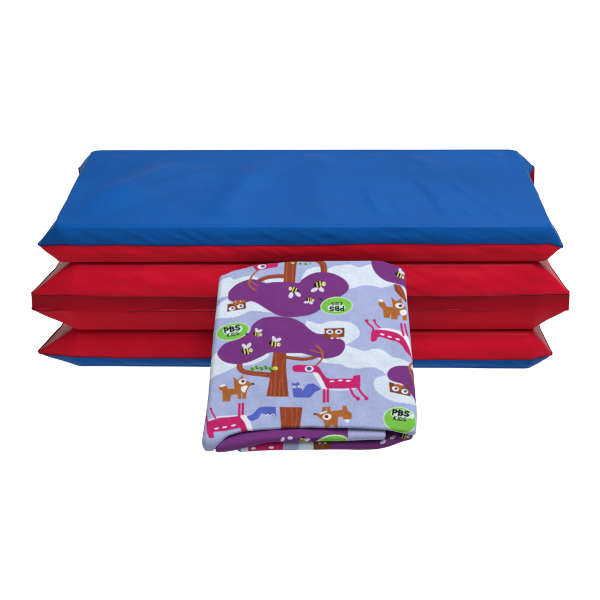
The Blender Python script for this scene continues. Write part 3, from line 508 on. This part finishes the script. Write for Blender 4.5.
  ('fox','p',0,[89.9,189.7,93.7,194.9,97.9,191.9,100.8,184.4,108.1,184.5,106.1,200.1,112,193.5,118.9,198.1,119.3,192,125.1,181.5,124.6,163.7,119.7,163.6,118.7,171.1,114.2,171.6,112.4,164.5,105.2,166,105.4,174.7,103.4,167.1,96.3,168,95.8,180.5,91.1,185.9]),
  ('white','s',0,[96.4,192.8,95.6,192,94,192,92.3,192.8,91.2,194,91,195.3,91.8,196,93.4,196,95.1,195.3,96.2,194]),
  ('white','s',0,[121.2,185.7,119.9,183.5,117.1,182.4,114,182.9,111.7,184.8,111.1,187.5,112.4,189.7,115.1,190.8,118.3,190.3,120.6,188.4]),
  ('maroon','s',0,[119.8,186.6,119.3,185.3,118,184.5,116.5,184.5,115.3,185.3,114.9,186.6,115.4,187.9,116.7,188.7,118.2,188.8,119.4,187.9]),
  ('white','s',0,[116.5,178.5,123.9,180.8,124.9,175.6,121.1,171.1,117.5,172.5]),
  ('pink','c',2.53,[75.1,162,78.3,156.8,82.4,152.4,84.1,144.3]),
  ('pink','s',0,[77.6,162.6,77.1,161.3,75.9,160.5,74.5,160.5,73.4,161.3,72.9,162.6,73.4,163.9,74.6,164.7,76,164.7,77.1,163.9]),
  ('pink','c',2.3,[84.8,162.6,86.8,156.9,92.1,151.7]),
  ('pink','s',0,[86.8,162.9,86.4,161.8,85.3,161.1,84,161.1,83,161.8,82.7,162.9,83.1,164,84.1,164.7,85.4,164.7,86.4,164.1]),
  ('white','s',0,[89.1,150.5,101.2,152,113.2,148.8,122.7,142.3,128.3,129.9,131.3,112.5,125.6,121.2,117.6,135.7,105.9,145.9]),
  ('pink','s',0,[81.1,147.3,86.6,149.3,97.5,149.1,109.5,145.9,117.8,140.1,122.8,131.3,127.9,118.3,130,109.6,121.9,117.5,117.4,126.2,111.5,132.2,103.2,134.2,96,137.1,88.8,138.5,86.3,133.4,80.2,132.6]),
  ('white','s',0,[96.3,141.6,95.6,141.1,94.2,141.1,92.7,141.6,91.5,142.5,91.2,143.3,91.8,143.8,93.2,143.8,94.8,143.3,95.9,142.5]),
  ('white','s',0,[105.1,138.3,104.4,137.8,103.1,137.8,101.5,138.3,100.3,139.1,100,139.9,100.7,140.5,102,140.5,103.6,139.9,104.8,139.1]),
  ('white','s',0,[114.8,135.1,114.1,134.6,112.7,134.6,111.2,135.1,110,135.9,109.7,136.8,110.3,137.3,111.7,137.3,113.3,136.8,114.5,135.9]),
  ('pink','c',2.76,[117.1,158.6,118,148.9,119.6,141.5]),
  ('pink','c',2.53,[121.7,157.7,122.9,148.9,124.5,141.6]),
  ('twig','c',2.99,[132.2,104.6,127.3,101,125,94.6,128,86,132.3,72.6]),
  ('purple','s',0,[98.1,84.5,100.3,91.6,106.9,96.6,116.5,98.1,126,96,137.4,81.1,136.1,47.4,128.1,53.7,122.5,62.7,115.7,71.1,106.3,74.5,100.5,78.1]),
  ('twig','c',2.76,[129.8,103.6,126.1,99.6,125.2,93.9,128,84.6,132.3,71.2]),
  ('owl','p',0,[99.6,74.6,123.9,67.5,125.3,54.3,100.6,60.4]),
  ('twig','p',0,[105.1,72.5,118,68.9,112.5,62.7]),
  ('white','s',0,[111.2,63.7,110,62,107.7,61.4,105.3,62.2,103.6,63.9,103.3,66.1,104.5,67.8,106.8,68.4,109.2,67.7,110.9,65.9]),
  ('iris','s',0,[110,65.2,109.6,64,108.5,63.3,107.3,63.3,106.3,64,106,65.2,106.4,66.3,107.4,67.1,108.6,67.1,109.6,66.4]),
  ('white','s',0,[122.2,60.1,121,58.4,118.7,57.8,116.3,58.6,114.6,60.3,114.3,62.5,115.5,64.2,117.8,64.8,120.2,64.1,121.9,62.3]),
  ('iris','s',0,[121,61.6,120.5,60.4,119.5,59.7,118.3,59.7,117.3,60.4,117,61.6,117.4,62.7,118.4,63.5,119.6,63.5,120.6,62.8]),
  ('white','s',0,[108.8,72.2,108.5,71.8,107.8,71.6,107,71.6,106.4,71.8,106.2,72.2,106.4,72.6,107.1,72.9,107.9,72.9,108.5,72.6]),
  ('white','s',0,[115.8,70.6,115.5,70.2,114.9,69.9,114.1,69.9,113.4,70.1,113.2,70.6,113.5,71,114.1,71.2,114.9,71.2,115.6,71]),
  ('logorim','s',0,[130.8,16.3,124.6,7.2,113.4,3.8,101.3,7.3,93.1,16.4,91.7,27.6,97.9,36.8,109.2,40.2,121.4,36.7,129.6,27.5]),
  ('green','s',0,[129.6,16.4,123.9,8.2,113.4,5.2,102.2,8.4,94.5,16.7,93.2,27,98.9,35.2,109.4,38.3,120.7,35,128.4,26.6]),
  ('logopale','s',0,[100.8,29.9,103.4,35.7,113.4,36.1,123.2,32.4,123.8,25.7,116.9,22.6,105.7,24.6]),
  ('black','l',2.3,[104.1,36.4,103,29.5]),
  ('black','l',2.3,[104,35.8,107.3,35.2,108.4,33.6,106.8,32.2,103.5,32.8]),
  ('black','l',2.3,[110.9,35.2,109.8,28.3]),
  ('black','l',2.3,[110.8,34.6,113.8,34,114.7,32.6,113.3,31.4,110.4,31.9]),
  ('black','l',2.3,[113.3,31.3,114.7,29.5,113.2,28.3,109.9,28.9]),
  ('black','l',2.3,[121.9,32,120.5,32.9,118.4,33.2,117.4,32.1,118.1,30.7,120.5,29.6,121.5,28.1,120.2,27,117.9,27.3,116.5,28.2]),
  ('black','l',1.32,[104.7,27.3,104,22.5]),
  ('black','l',1.32,[107.2,26.8,104.5,24.8,106.7,22]),
  ('black','l',1.32,[109.6,26.4,108.8,21.6]),
  ('black','l',1.32,[111.2,25.6,110.6,21.7,112.2,21.4,113.5,22.5,113.8,23.9,112.9,25.3,111.2,25.6]),
  ('black','l',1.32,[118.3,24,117.4,24.5,116.1,24.7,115.5,24,116,23,117.4,22.3,117.9,21.3,117.2,20.5,115.8,20.7,114.9,21.3]),
  ('logopale','s',0,[127.8,26.7,127.3,24.6,126.1,23.3,124.6,23.3,123.5,24.6,123.1,26.6,123.6,28.8,124.9,30.1,126.3,30.1,127.4,28.8]),
  ('pink','p',0,[-115.8,24.4,-113.1,19.6,-96,25.3,-77.3,27.8,-72.5,23.2,-68.6,15,-65.2,5.4,-73.3,5.4,-75.2,11.4,-91.9,7.2,-105.8,5.3,-104.9,-2.8,-110.9,-2.9,-113.7,5.3]),
  ('white','c',1.49,[-113.3,20.8,-98.3,26.2,-77.3,28.6]),
  ('white','p',0,[-76.7,28.1,-68.5,29.2,-63.7,20.5,-59.4,5.5,-65.2,5.4,-70.1,19.1]),
  ('pink','p',0,[-78.2,45.9,-75.2,45.9,-74.9,25.9,-78.2,25.9]),
  ('pink','p',0,[-74.2,46.2,-71,46.2,-71,29.2,-74.1,28.6]),
  ('pink','c',2.3,[-109.8,37.1,-108.3,31.8,-104.3,24.4]),
  ('pink','s',0,[-108,36.9,-108.4,36,-109.3,35.3,-110.4,35.3,-111.4,35.9,-111.8,36.9,-111.5,37.9,-110.5,38.5,-109.4,38.5,-108.4,37.9]),
  ('pink','c',2.3,[-115.9,28.5,-114.1,21.6,-112,16.2]),
  ('white','s',0,[-99.8,10.9,-100.2,10.1,-101.4,9.4,-103.1,9,-104.5,9,-105.2,9.5,-104.8,10.3,-103.5,11,-101.9,11.4,-100.4,11.4]),
  ('white','s',0,[-90.5,12.6,-90.9,11.8,-92.2,11.1,-93.9,10.6,-95.3,10.7,-95.9,11.2,-95.6,11.9,-94.3,12.7,-92.6,13.1,-91.2,13.1]),
  ('white','s',0,[-80.1,15.6,-80.5,14.8,-81.8,14.1,-83.5,13.7,-84.9,13.7,-85.6,14.2,-85.2,15,-83.9,15.7,-82.2,16.1,-80.8,16.1]),
  ('blue','p',0,[-67.9,26.6,-61,30.1,-54.1,39.8,-49.5,41.4,-33.7,40.4,-33.4,27.4,-44.6,29.3,-50.5,32.3,-53.9,24.6,-60.8,20.5,-64.9,21.8]),
  ('white','c',1.03,[-45.8,28.5,-43.5,30.4,-41.1,28.8]),
  ('white','c',1.03,[-39.9,28.5,-37.6,30.4,-35.2,28.8]),
  ('trunk','p',0,[-29.5,40.7,-2.5,40,-6.4,3,-26.8,2.9]),
  ('grain','c',0.86,[-23.1,39.9,-22.9,23.3,-26.4,17.9]),
  ('grain','c',0.86,[-15.4,39.9,-14.6,24.8,-14,4.3]),
  ('grain','c',0.86,[-9.1,39.9,-9.5,24.8,-11.7,4.3]),
  ('fox','p',0,[11.5,30.6,19.7,32.3,21.3,40.3,30.1,40.4,30.3,33.7,36.1,34.6,44.4,36,44.4,41.8,49.1,41.8,50.2,35.3,54.8,31.2,55.5,25,51.2,20.3,45.4,22.9,43.1,26.6,39.3,25.5,38.3,9.9,31.9,15.3,24.3,9.2,21.8,20.8]),
  ('white','s',0,[31.3,26,30.3,23.5,27.7,22,24.5,22,22,23.5,21,26,22,28.5,24.6,30.1,27.7,30.1,30.3,28.5]),
  ('maroon','s',0,[27.9,26.4,27.4,25,26.3,24.2,24.8,24.2,23.7,25,23.2,26.4,23.7,27.8,24.8,28.6,26.3,28.6,27.5,27.8]),
  ('black','s',0,[14,30.6,13.6,29.9,12.6,29.5,11.4,29.4,10.4,29.9,10,30.6,10.4,31.3,11.4,31.8,12.6,31.8,13.6,31.4]),
  ('white','p',0,[16.8,31.7,25.6,34.5,26.2,32.6,18,29.8]),
  ('white','p',0,[46,22.2,53.5,22.3,50,16.8]),
  ('base','l',0.92,[25.6,40.6,25.6,35.1]),
 ],
 'mid': [
  ('purple','p',0,[-110,-60,42.5,-60,42.5,60,-110,60]),
  ('wing','s',0,[-23.6,5.6,-24.8,7.3,-26.2,8.1,-27.4,7.7,-28,6.3,-27.6,4.4,-26.5,2.7,-25,1.9,-23.8,2.3,-23.3,3.7]),
  ('wing','s',0,[-13.9,3,-14.4,4.2,-15.9,4.9,-17.8,4.9,-19.3,4.2,-19.9,3,-19.3,1.8,-17.8,1.1,-15.9,1.1,-14.4,1.8]),
  ('black','s',0,[-1.2,1.2,1.1,3.4,1.2,7,-0.3,10,-3.2,10.9,-5.8,8.7,-5.5,5.6,-3.9,2.6]),
  ('yellow','l',1.4,[0.6,4.6,-4.4,4.4]),
  ('yellow','l',1.4,[0.6,7.6,-5.6,7.3]),
  ('cream','s',0,[-3.3,12.1,-4.7,11.4,-5.1,10.1,-4.2,9,-2.6,8.7,-1.1,9.5,-0.8,10.8,-1.6,11.9]),
  ('black','s',0,[-2.9,11.2,-3.3,11,-3.4,10.6,-3.1,10.3,-2.7,10.2,-2.3,10.4,-2.2,10.8,-2.4,11.1]),
  ('wing','s',0,[0.3,7.1,0.5,5.6,2.2,4.2,4.4,3.7,6,4.3,5.9,5.7,4.2,7.2,1.9,7.7]),
  ('wing','s',0,[4,12.5,2.4,12.3,0.7,10.5,-0.1,8.3,0.6,7,2.3,7.3,4,9,4.7,11.2]),
  ('navy','s',0,[15.7,6.5,14.9,8.6,12.9,9.9,10.4,9.9,8.3,8.6,7.6,6.5,8.3,4.4,10.4,3.1,12.9,3.1,14.9,4.4]),
  ('logorim','s',0,[12.2,12,16.9,5,28.5,0,42.5,0,51.8,6,53,16,42.5,20,23.9,20]),
  ('green','s',0,[14.6,12.5,19.2,6,29.7,1.6,41.3,1.6,49.5,7,50.6,16,40.2,19,23.9,19]),
  ('lavender_edge','p',0,[50.6,-60,105.4,-60,105.4,60,50.6,60]),
 ],
 'low': [
  ('pink','p',0,[-66.9,-60,-25,-60,-25,60,-66.9,60]),
  ('blue','p',0,[-98.4,-60,-73.9,-60,-76.3,60,-98.4,60]),
  ('cloud','p',0,[-76.3,-60,-69.3,-60,-63.4,60,-72.8,60]),
  ('white','s',0,[-56.9,6.5,-57.5,7.5,-59,8.1,-60.9,8.1,-62.4,7.5,-63,6.5,-62.4,5.5,-60.9,4.9,-59,4.9,-57.5,5.5]),
  ('white','s',0,[-36,6.5,-36.6,7.5,-38.1,8.1,-39.9,8.1,-41.4,7.5,-42,6.5,-41.4,5.5,-39.9,4.9,-38.1,4.9,-36.6,5.5]),
  ('cloud','p',0,[-6.4,-60,9.9,-60,9.9,60,-7.6,60]),
  ('owl','p',0,[8.7,-60,30.8,-60,30.8,60,12.2,60]),
  ('twig','p',0,[12.2,-60,28.5,-60,20.4,9]),
  ('white','s',0,[19,2,18.7,2.6,17.9,3,17,3,16.2,2.6,15.9,2,16.2,1.4,17,1,17.9,1,18.7,1.4]),
  ('white','s',0,[25.4,2,25.1,2.6,24.3,3,23.4,3,22.6,2.6,22.4,2,22.6,1.4,23.4,1,24.3,1,25.1,1.4]),
  ('purple','p',0,[30.8,-60,151.9,-60,151.9,60,30.8,60]),
  ('wing','s',0,[94.7,1,94.6,2.5,93.3,3.8,91.3,4.5,89.3,4.2,88.1,3,88.2,1.5,89.5,0.2,91.5,-0.5,93.5,-0.2]),
  ('wing','s',0,[106.5,0.5,105.5,1.7,103.7,2.2,101.5,1.9,100,0.9,99.6,-0.5,100.5,-1.7,102.4,-2.2,104.5,-1.9,106.1,-0.9]),
  ('black','s',0,[111.6,0.8,114.7,-0.3,118.8,0.8,121.5,3,121.5,5.8,118.3,7,114.9,5.8,112.2,3.4]),
  ('yellow','l',1.4,[115.9,0.5,113.9,4.5]),
  ('yellow','l',1.4,[119.2,1.5,116.7,6.4]),
  ('cream','s',0,[122.8,6.2,121.5,7.1,120,7,119.1,5.9,119.4,4.5,120.7,3.6,122.2,3.7,123.1,4.8]),
  ('black','s',0,[122,5.6,121.6,5.8,121.2,5.8,120.9,5.5,121,5.1,121.3,4.8,121.8,4.8,122,5.1]),
  ('wing','s',0,[118.5,1.5,117,0.9,116,-0.9,116.2,-2.9,117.4,-4,119,-3.4,119.9,-1.5,119.8,0.5]),
  ('wing','s',0,[125.8,0.4,124.9,1.7,122.4,2.5,119.8,2.3,118.5,1.3,119.4,0,121.9,-0.7,124.5,-0.6]),
 ],
}

def spline(P, closed):
    n = len(P); out = []
    for i in range(n if closed else n - 1):
        p0 = P[(i - 1) % n] if closed or i > 0 else P[0]
        p1 = P[i]; p2 = P[(i + 1) % n]
        p3 = P[(i + 2) % n] if closed or i + 2 < n else P[-1]
        for s in range(6):
            t = s / 6
            out.append(.5 * (2 * p1 + (p2 - p0) * t + (2 * p0 - 5 * p1 + 4 * p2 - p3) * t * t + (3 * p1 - p0 - 3 * p2 + p3) * t ** 3))
    if not closed: out.append(P[-1])
    return np.array(out)

class Raster:
    """colour of the cloth on a fine lattice, averaged when read"""
    def __init__(s, u0, u1, v0, v1, base, step=.22):
        s.u0, s.v0, s.step = u0, v0, step
        s.nu = int((u1 - u0) / step) + 1; s.nv = int((v1 - v0) / step) + 1
        s.img = np.empty((s.nu, s.nv, 3)); s.img[:] = ALB * s2l(PAL[base])
    def draw(s, col, kind, w, flat):
        P = np.array(flat, float).reshape(-1, 2)
        if kind in 'sc': P = spline(P, kind == 's')
        pad = w + .5
        i0 = max(0, int((P[:, 0].min() - pad - s.u0) / s.step)); i1 = min(s.nu, int((P[:, 0].max() + pad - s.u0) / s.step) + 2)
        j0 = max(0, int((P[:, 1].min() - pad - s.v0) / s.step)); j1 = min(s.nv, int((P[:, 1].max() + pad - s.v0) / s.step) + 2)
        if i1 <= i0 or j1 <= j0: return
        U = s.u0 + np.arange(i0, i1)[:, None] * s.step; V = s.v0 + np.arange(j0, j1)[None, :] * s.step
        m = np.zeros((i1 - i0, j1 - j0), bool)
        if kind in 'ps':
            Q = np.roll(P, -1, 0)
            for (x1, y1), (x2, y2) in zip(P, Q):
                if y1 == y2: continue
                c = (V >= min(y1, y2)) & (V < max(y1, y2))
                m ^= c & (U < x1 + (V - y1) * (x2 - x1) / (y2 - y1))
        else:
            for (x1, y1), (x2, y2) in zip(P[:-1], P[1:]):
                dx, dy = x2 - x1, y2 - y1; L2 = dx * dx + dy * dy + 1e-9
                t = np.clip(((U - x1) * dx + (V - y1) * dy) / L2, 0, 1)
                m |= (U - x1 - t * dx) ** 2 + (V - y1 - t * dy) ** 2 < (w / 2) ** 2
        s.img[i0:i1, j0:j1][m] = ALB * s2l(PAL[col])
    def blur(s, k=1):
        for ax in (0, 1):
            a = s.img; acc = a.copy()
            for d in range(1, k + 1): acc = acc + np.roll(a, d, ax) + np.roll(a, -d, ax)
            s.img = acc / (2 * k + 1)
    def read(s, u, v):
        x = np.clip((u - s.u0) / s.step, 0, s.nu - 1.001); y = np.clip((v - s.v0) / s.step, 0, s.nv - 1.001)
        i = x.astype(int); j = y.astype(int); fx = (x - i)[..., None]; fy = (y - j)[..., None]
        I = s.img
        return I[i, j] * (1 - fx) * (1 - fy) + I[i + 1, j] * fx * (1 - fy) + I[i, j + 1] * (1 - fx) * fy + I[i + 1, j + 1] * fx * fy

def paint(o, rgb):
    a = o.data.color_attributes.new('print', 'FLOAT_COLOR', 'POINT')
    c = np.ones((len(o.data.vertices), 4), np.float32); c[:, :3] = rgb.reshape(-1, 3)
    a.data.foreach_set('color', c.ravel())

# cloth frame: u across, v up the slope, w out of the cloth
ORG = np.array([0, -.238, .027]); SL = math.atan2(.1258, .208)
VD = np.array([0, math.cos(SL), math.sin(SL)]); ND = np.array([0, -math.sin(SL), math.cos(SL)])
blanket = empty('folded_blanket', (0, -.12, 0), 'folded lavender fleece blanket printed with purple trees, foxes and pink deer, leaning on the mat', 'blanket')

def fold(name, uL, uR, vF, vB, rad, wc, us, vs, arc, drift, raster, reader, seed, wob):
    """one folded layer.  uL(v),uR(v),vF(u),vB(u) outline in mm; rad(du,dv,u) roll radius; wc(u,v) height of the top sheet;
    us, vs: 0..1 across the flat; arc: how many mm of cloth run round the roll"""
    def ax(inner, arcs):
        lo = -np.linspace(arcs, 0, int(arcs / .5) + 1)[:-1]
        return np.concatenate([np.zeros(len(lo)), inner, np.ones(len(lo))]), np.concatenate([lo, np.zeros(len(inner)), -lo[::-1]])
    su, du = ax(us, arc); sv, dv = ax(vs, arc)
    SU, SV = np.meshgrid(su, sv, indexing='ij'); DU, DV = np.meshgrid(du, dv, indexing='ij')
    u = np.full_like(SU, 0); v = SV * 240
    for _ in range(4):
        l, r = uL(v), uR(v); u = l + (r - l) * SU
        f, b = vF(u), vB(u); v = f + (b - f) * SV
    d = np.hypot(DU, DV); dn = np.where(d > 0, d, 1)
    eu, ev = DU / dn, DV / dn
    r = rad(eu, ev, u)
    ang = np.minimum(d / r, math.pi * .98); extra = np.maximum(d - r * math.pi * .98, 0)
    off = r * np.sin(ang) - extra; dw = -r * (1 - np.cos(ang))
    pu, pv = u + eu * off, v + ev * off
    pw = wc(u, v) + dw + wob * (value_noise(u, v, seed, 38) + .45 * value_noise(u + v * .5, v, seed + 1, 15))
    P = ORG + (pu[..., None] * np.array([1, 0, 0]) + pv[..., None] * VD + pw[..., None] * ND) / 1000
    P[..., 2] = np.maximum(P[..., 2], .0006 + .0004 * (value_noise(u, v, 4, 9) + 1))
    nu, nv = SU.shape
    idx = np.arange(nu * nv).reshape(nu, nv)
    F = np.column_stack([idx[:-1, :-1].ravel(), idx[1:, :-1].ravel(), idx[1:, 1:].ravel(), idx[:-1, 1:].ravel()])
    o = mesh_object(name, P.reshape(-1, 3) - np.array(blanket.location), F, FLEECE, blanket)
    paint(o, reader(raster, u, v, DU, DV, v - vF(u)))
    return o

I = lambda xs, ys: (lambda q: np.interp(q, xs, ys))
RT = Raster(-150, 165, -55, 300, 'base')
for s in ART['top']: RT.draw(*s)
RT.blur(2)
def smoothI(xs, ys, w):
    g = np.linspace(min(xs) - 40, max(xs) + 40, 800); y = np.interp(g, xs, ys)
    k = max(1, int(w / (g[1] - g[0]))); y = np.convolve(np.pad(y, k, mode='edge'), np.ones(2 * k + 1) / (2 * k + 1), 'valid')
    return lambda q: np.interp(q, g, y)

R_SIDE, R_BACK = 7.0, 7.0
r_front = lambda u: 2.4 + 9.8 * (1 - smooth01(u, -110, -88)) + 1.5 * smooth01(u, 96, 122)
def rad_top(eu, ev, u):
    ry = np.where(ev < 0, r_front(u), R_BACK)
    return (eu ** 2) * R_SIDE + (1 - eu ** 2) * ry
top = fold('top_fold',
    smoothI([-20, 0, 49, 135, 229, 260], [-121 + 7, -119 + 7, -114.5 + 7, -111 + 7, -106 + 7, -104 + 7], 6),
    smoothI([-10, 34, 150, 233, 260], [128 - 7, 132 - 7, 128 - 7, 125 - 7, 122 - 7], 6),
    smoothI([-117, -108, -95, -75, -45, -5, 42, 94, 118, 132], [0, 0, 2, 10, 13.5, 16, 15, 12.5, 10, 9], 6),
    smoothI([-112, -104, -90, -58, -18, 94, 112, 122, 130], [222, 227, 235, 245, 250, 250.5, 244, 237, 231], 5),
    rad_top, lambda u, v: 0 * u,
    np.linspace(0, 1, 430), np.linspace(0, 1, 430), 22, None, RT,
    lambda R, u, v, du, dv, q: R.read(u + du, v + dv), 11, 1.5)

def low_reader(R, u, v, du, dv, q):
    # distance of cloth from where the roll begins, counted down the front
    t = np.where(dv < 0, -dv, 0) - q
    return R.read(u + du, np.clip(t, -50, 50))
RM = Raster(-140, 150, -55, 55, 'purple')
for s in ART['mid']: RM.draw(*s)
RM.blur(1)
RL = Raster(-140, 150, -55, 55, 'base')
for s in ART['low']: RL.draw(*s)
RL.blur(1)
vs_low = np.concatenate([np.linspace(0, .12, 40)[:-1], np.linspace(.12, 1, 60)])
mid = fold('middle_fold', lambda v: -100 + 0 * v, lambda v: 91 + 0 * v,
    smoothI([-110, -95, -75, -45, 40, 95], [-4, -4, -1, 3, 5, 7], 6), lambda u: 212 + 0 * u,
    lambda eu, ev, u: (4.6 + 3.2 * (1 - smooth01(u, -92, -30))) * np.where(np.abs(eu) > .5, .8, 1),
    lambda u, v: -5.2 - 1.4 * (1 - smooth01(u, -95, -40)) * (1 - smooth01(v, 0, 90)),
    np.linspace(0, 1, 420), vs_low, 20, None, RM, low_reader, 21, .7)
low = fold('bottom_fold', lambda v: -74 + 0 * v, lambda v: 121 + 0 * v,
    smoothI([-80, -40, 40, 85, 105, 125], [-1, 1, 2, 2, 7, 17], 18), lambda u: 212 + 0 * u,
    lambda eu, ev, u: 6.2 + 0 * u,
    lambda u, v: -15.5 + 2.5 * smooth01(u, 80, 118) * (1 - smooth01(v, 0, 80)),
    np.linspace(0, 1, 420), vs_low, 22, None, RL, low_reader, 31, .8)

# ------------------------------------------------------------------ ground: glow added so it stays pure white without shadows
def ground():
    m, nt, b = new_mat('glowing_white_ground')
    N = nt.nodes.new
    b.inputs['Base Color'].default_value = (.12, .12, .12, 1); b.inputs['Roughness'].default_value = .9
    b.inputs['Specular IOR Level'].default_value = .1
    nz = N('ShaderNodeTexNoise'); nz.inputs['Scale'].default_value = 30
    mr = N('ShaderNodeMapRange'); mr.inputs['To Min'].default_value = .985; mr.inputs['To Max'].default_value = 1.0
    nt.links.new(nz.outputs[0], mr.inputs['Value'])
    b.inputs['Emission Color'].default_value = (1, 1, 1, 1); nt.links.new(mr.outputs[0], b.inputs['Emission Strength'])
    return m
S = 40.0
g = mesh_object('ground', [(-S, -S, 0), (S, -S, 0), (S, S, 0), (-S, S, 0)], [(0, 1, 2, 3)], ground(), smooth=False)
g['kind'] = 'structure'

# ------------------------------------------------------------------ light: studio soft box above, added light behind
w = bpy.data.worlds.new('World'); scene.world = w; w.use_nodes = True
bg = w.node_tree.nodes['Background']; bg.inputs[0].default_value = (1, 1, 1, 1); bg.inputs[1].default_value = .25

def area(name, loc, target, size, size_y, power, col=(1, 1, 1)):
    L = bpy.data.lights.new(name, 'AREA'); L.shape = 'RECTANGLE'; L.size = size; L.size_y = size_y; L.energy = power; L.color = col
    o = bpy.data.objects.new(name, L); COL.objects.link(o); o.location = loc
    o.rotation_euler = (Vector(target) - Vector(loc)).to_track_quat('-Z', 'Y').to_euler()
    return o
area('softbox_key', (.55, -.45, 2.15), (0, .1, .1), 1.5, 1.3, 88)
area('added_back_light', (.5, 1.9, 1.5), (0, .1, .15), 1.6, .6, 6)  # added behind to bring out glints on the vinyl creases

# ------------------------------------------------------------------ camera
cd = bpy.data.cameras.new('camera'); cam = bpy.data.objects.new('camera', cd); COL.objects.link(cam)
cd.sensor_width = 36; cd.sensor_fit = 'HORIZONTAL'; cd.lens = 36 * 1760.178 / 600; cd.clip_end = 300
pitch, yaw, roll = .4034, -.0023, -.0022
cam.location = (-.0009, -2.0537, .9737)
cam.matrix_world = (Matrix.Translation(cam.location) @ Matrix.Rotation(-yaw, 4, 'Z')
                    @ Matrix.Rotation(math.pi / 2 - pitch, 4, 'X') @ Matrix.Rotation(roll, 4, 'Z'))
scene.camera = cam
scene.view_settings.view_transform = 'Standard'; scene.view_settings.look = 'None'
scene.view_settings.exposure = 0; scene.view_settings.gamma = 1
scene.render.resolution_x = scene.render.resolution_y = 1024
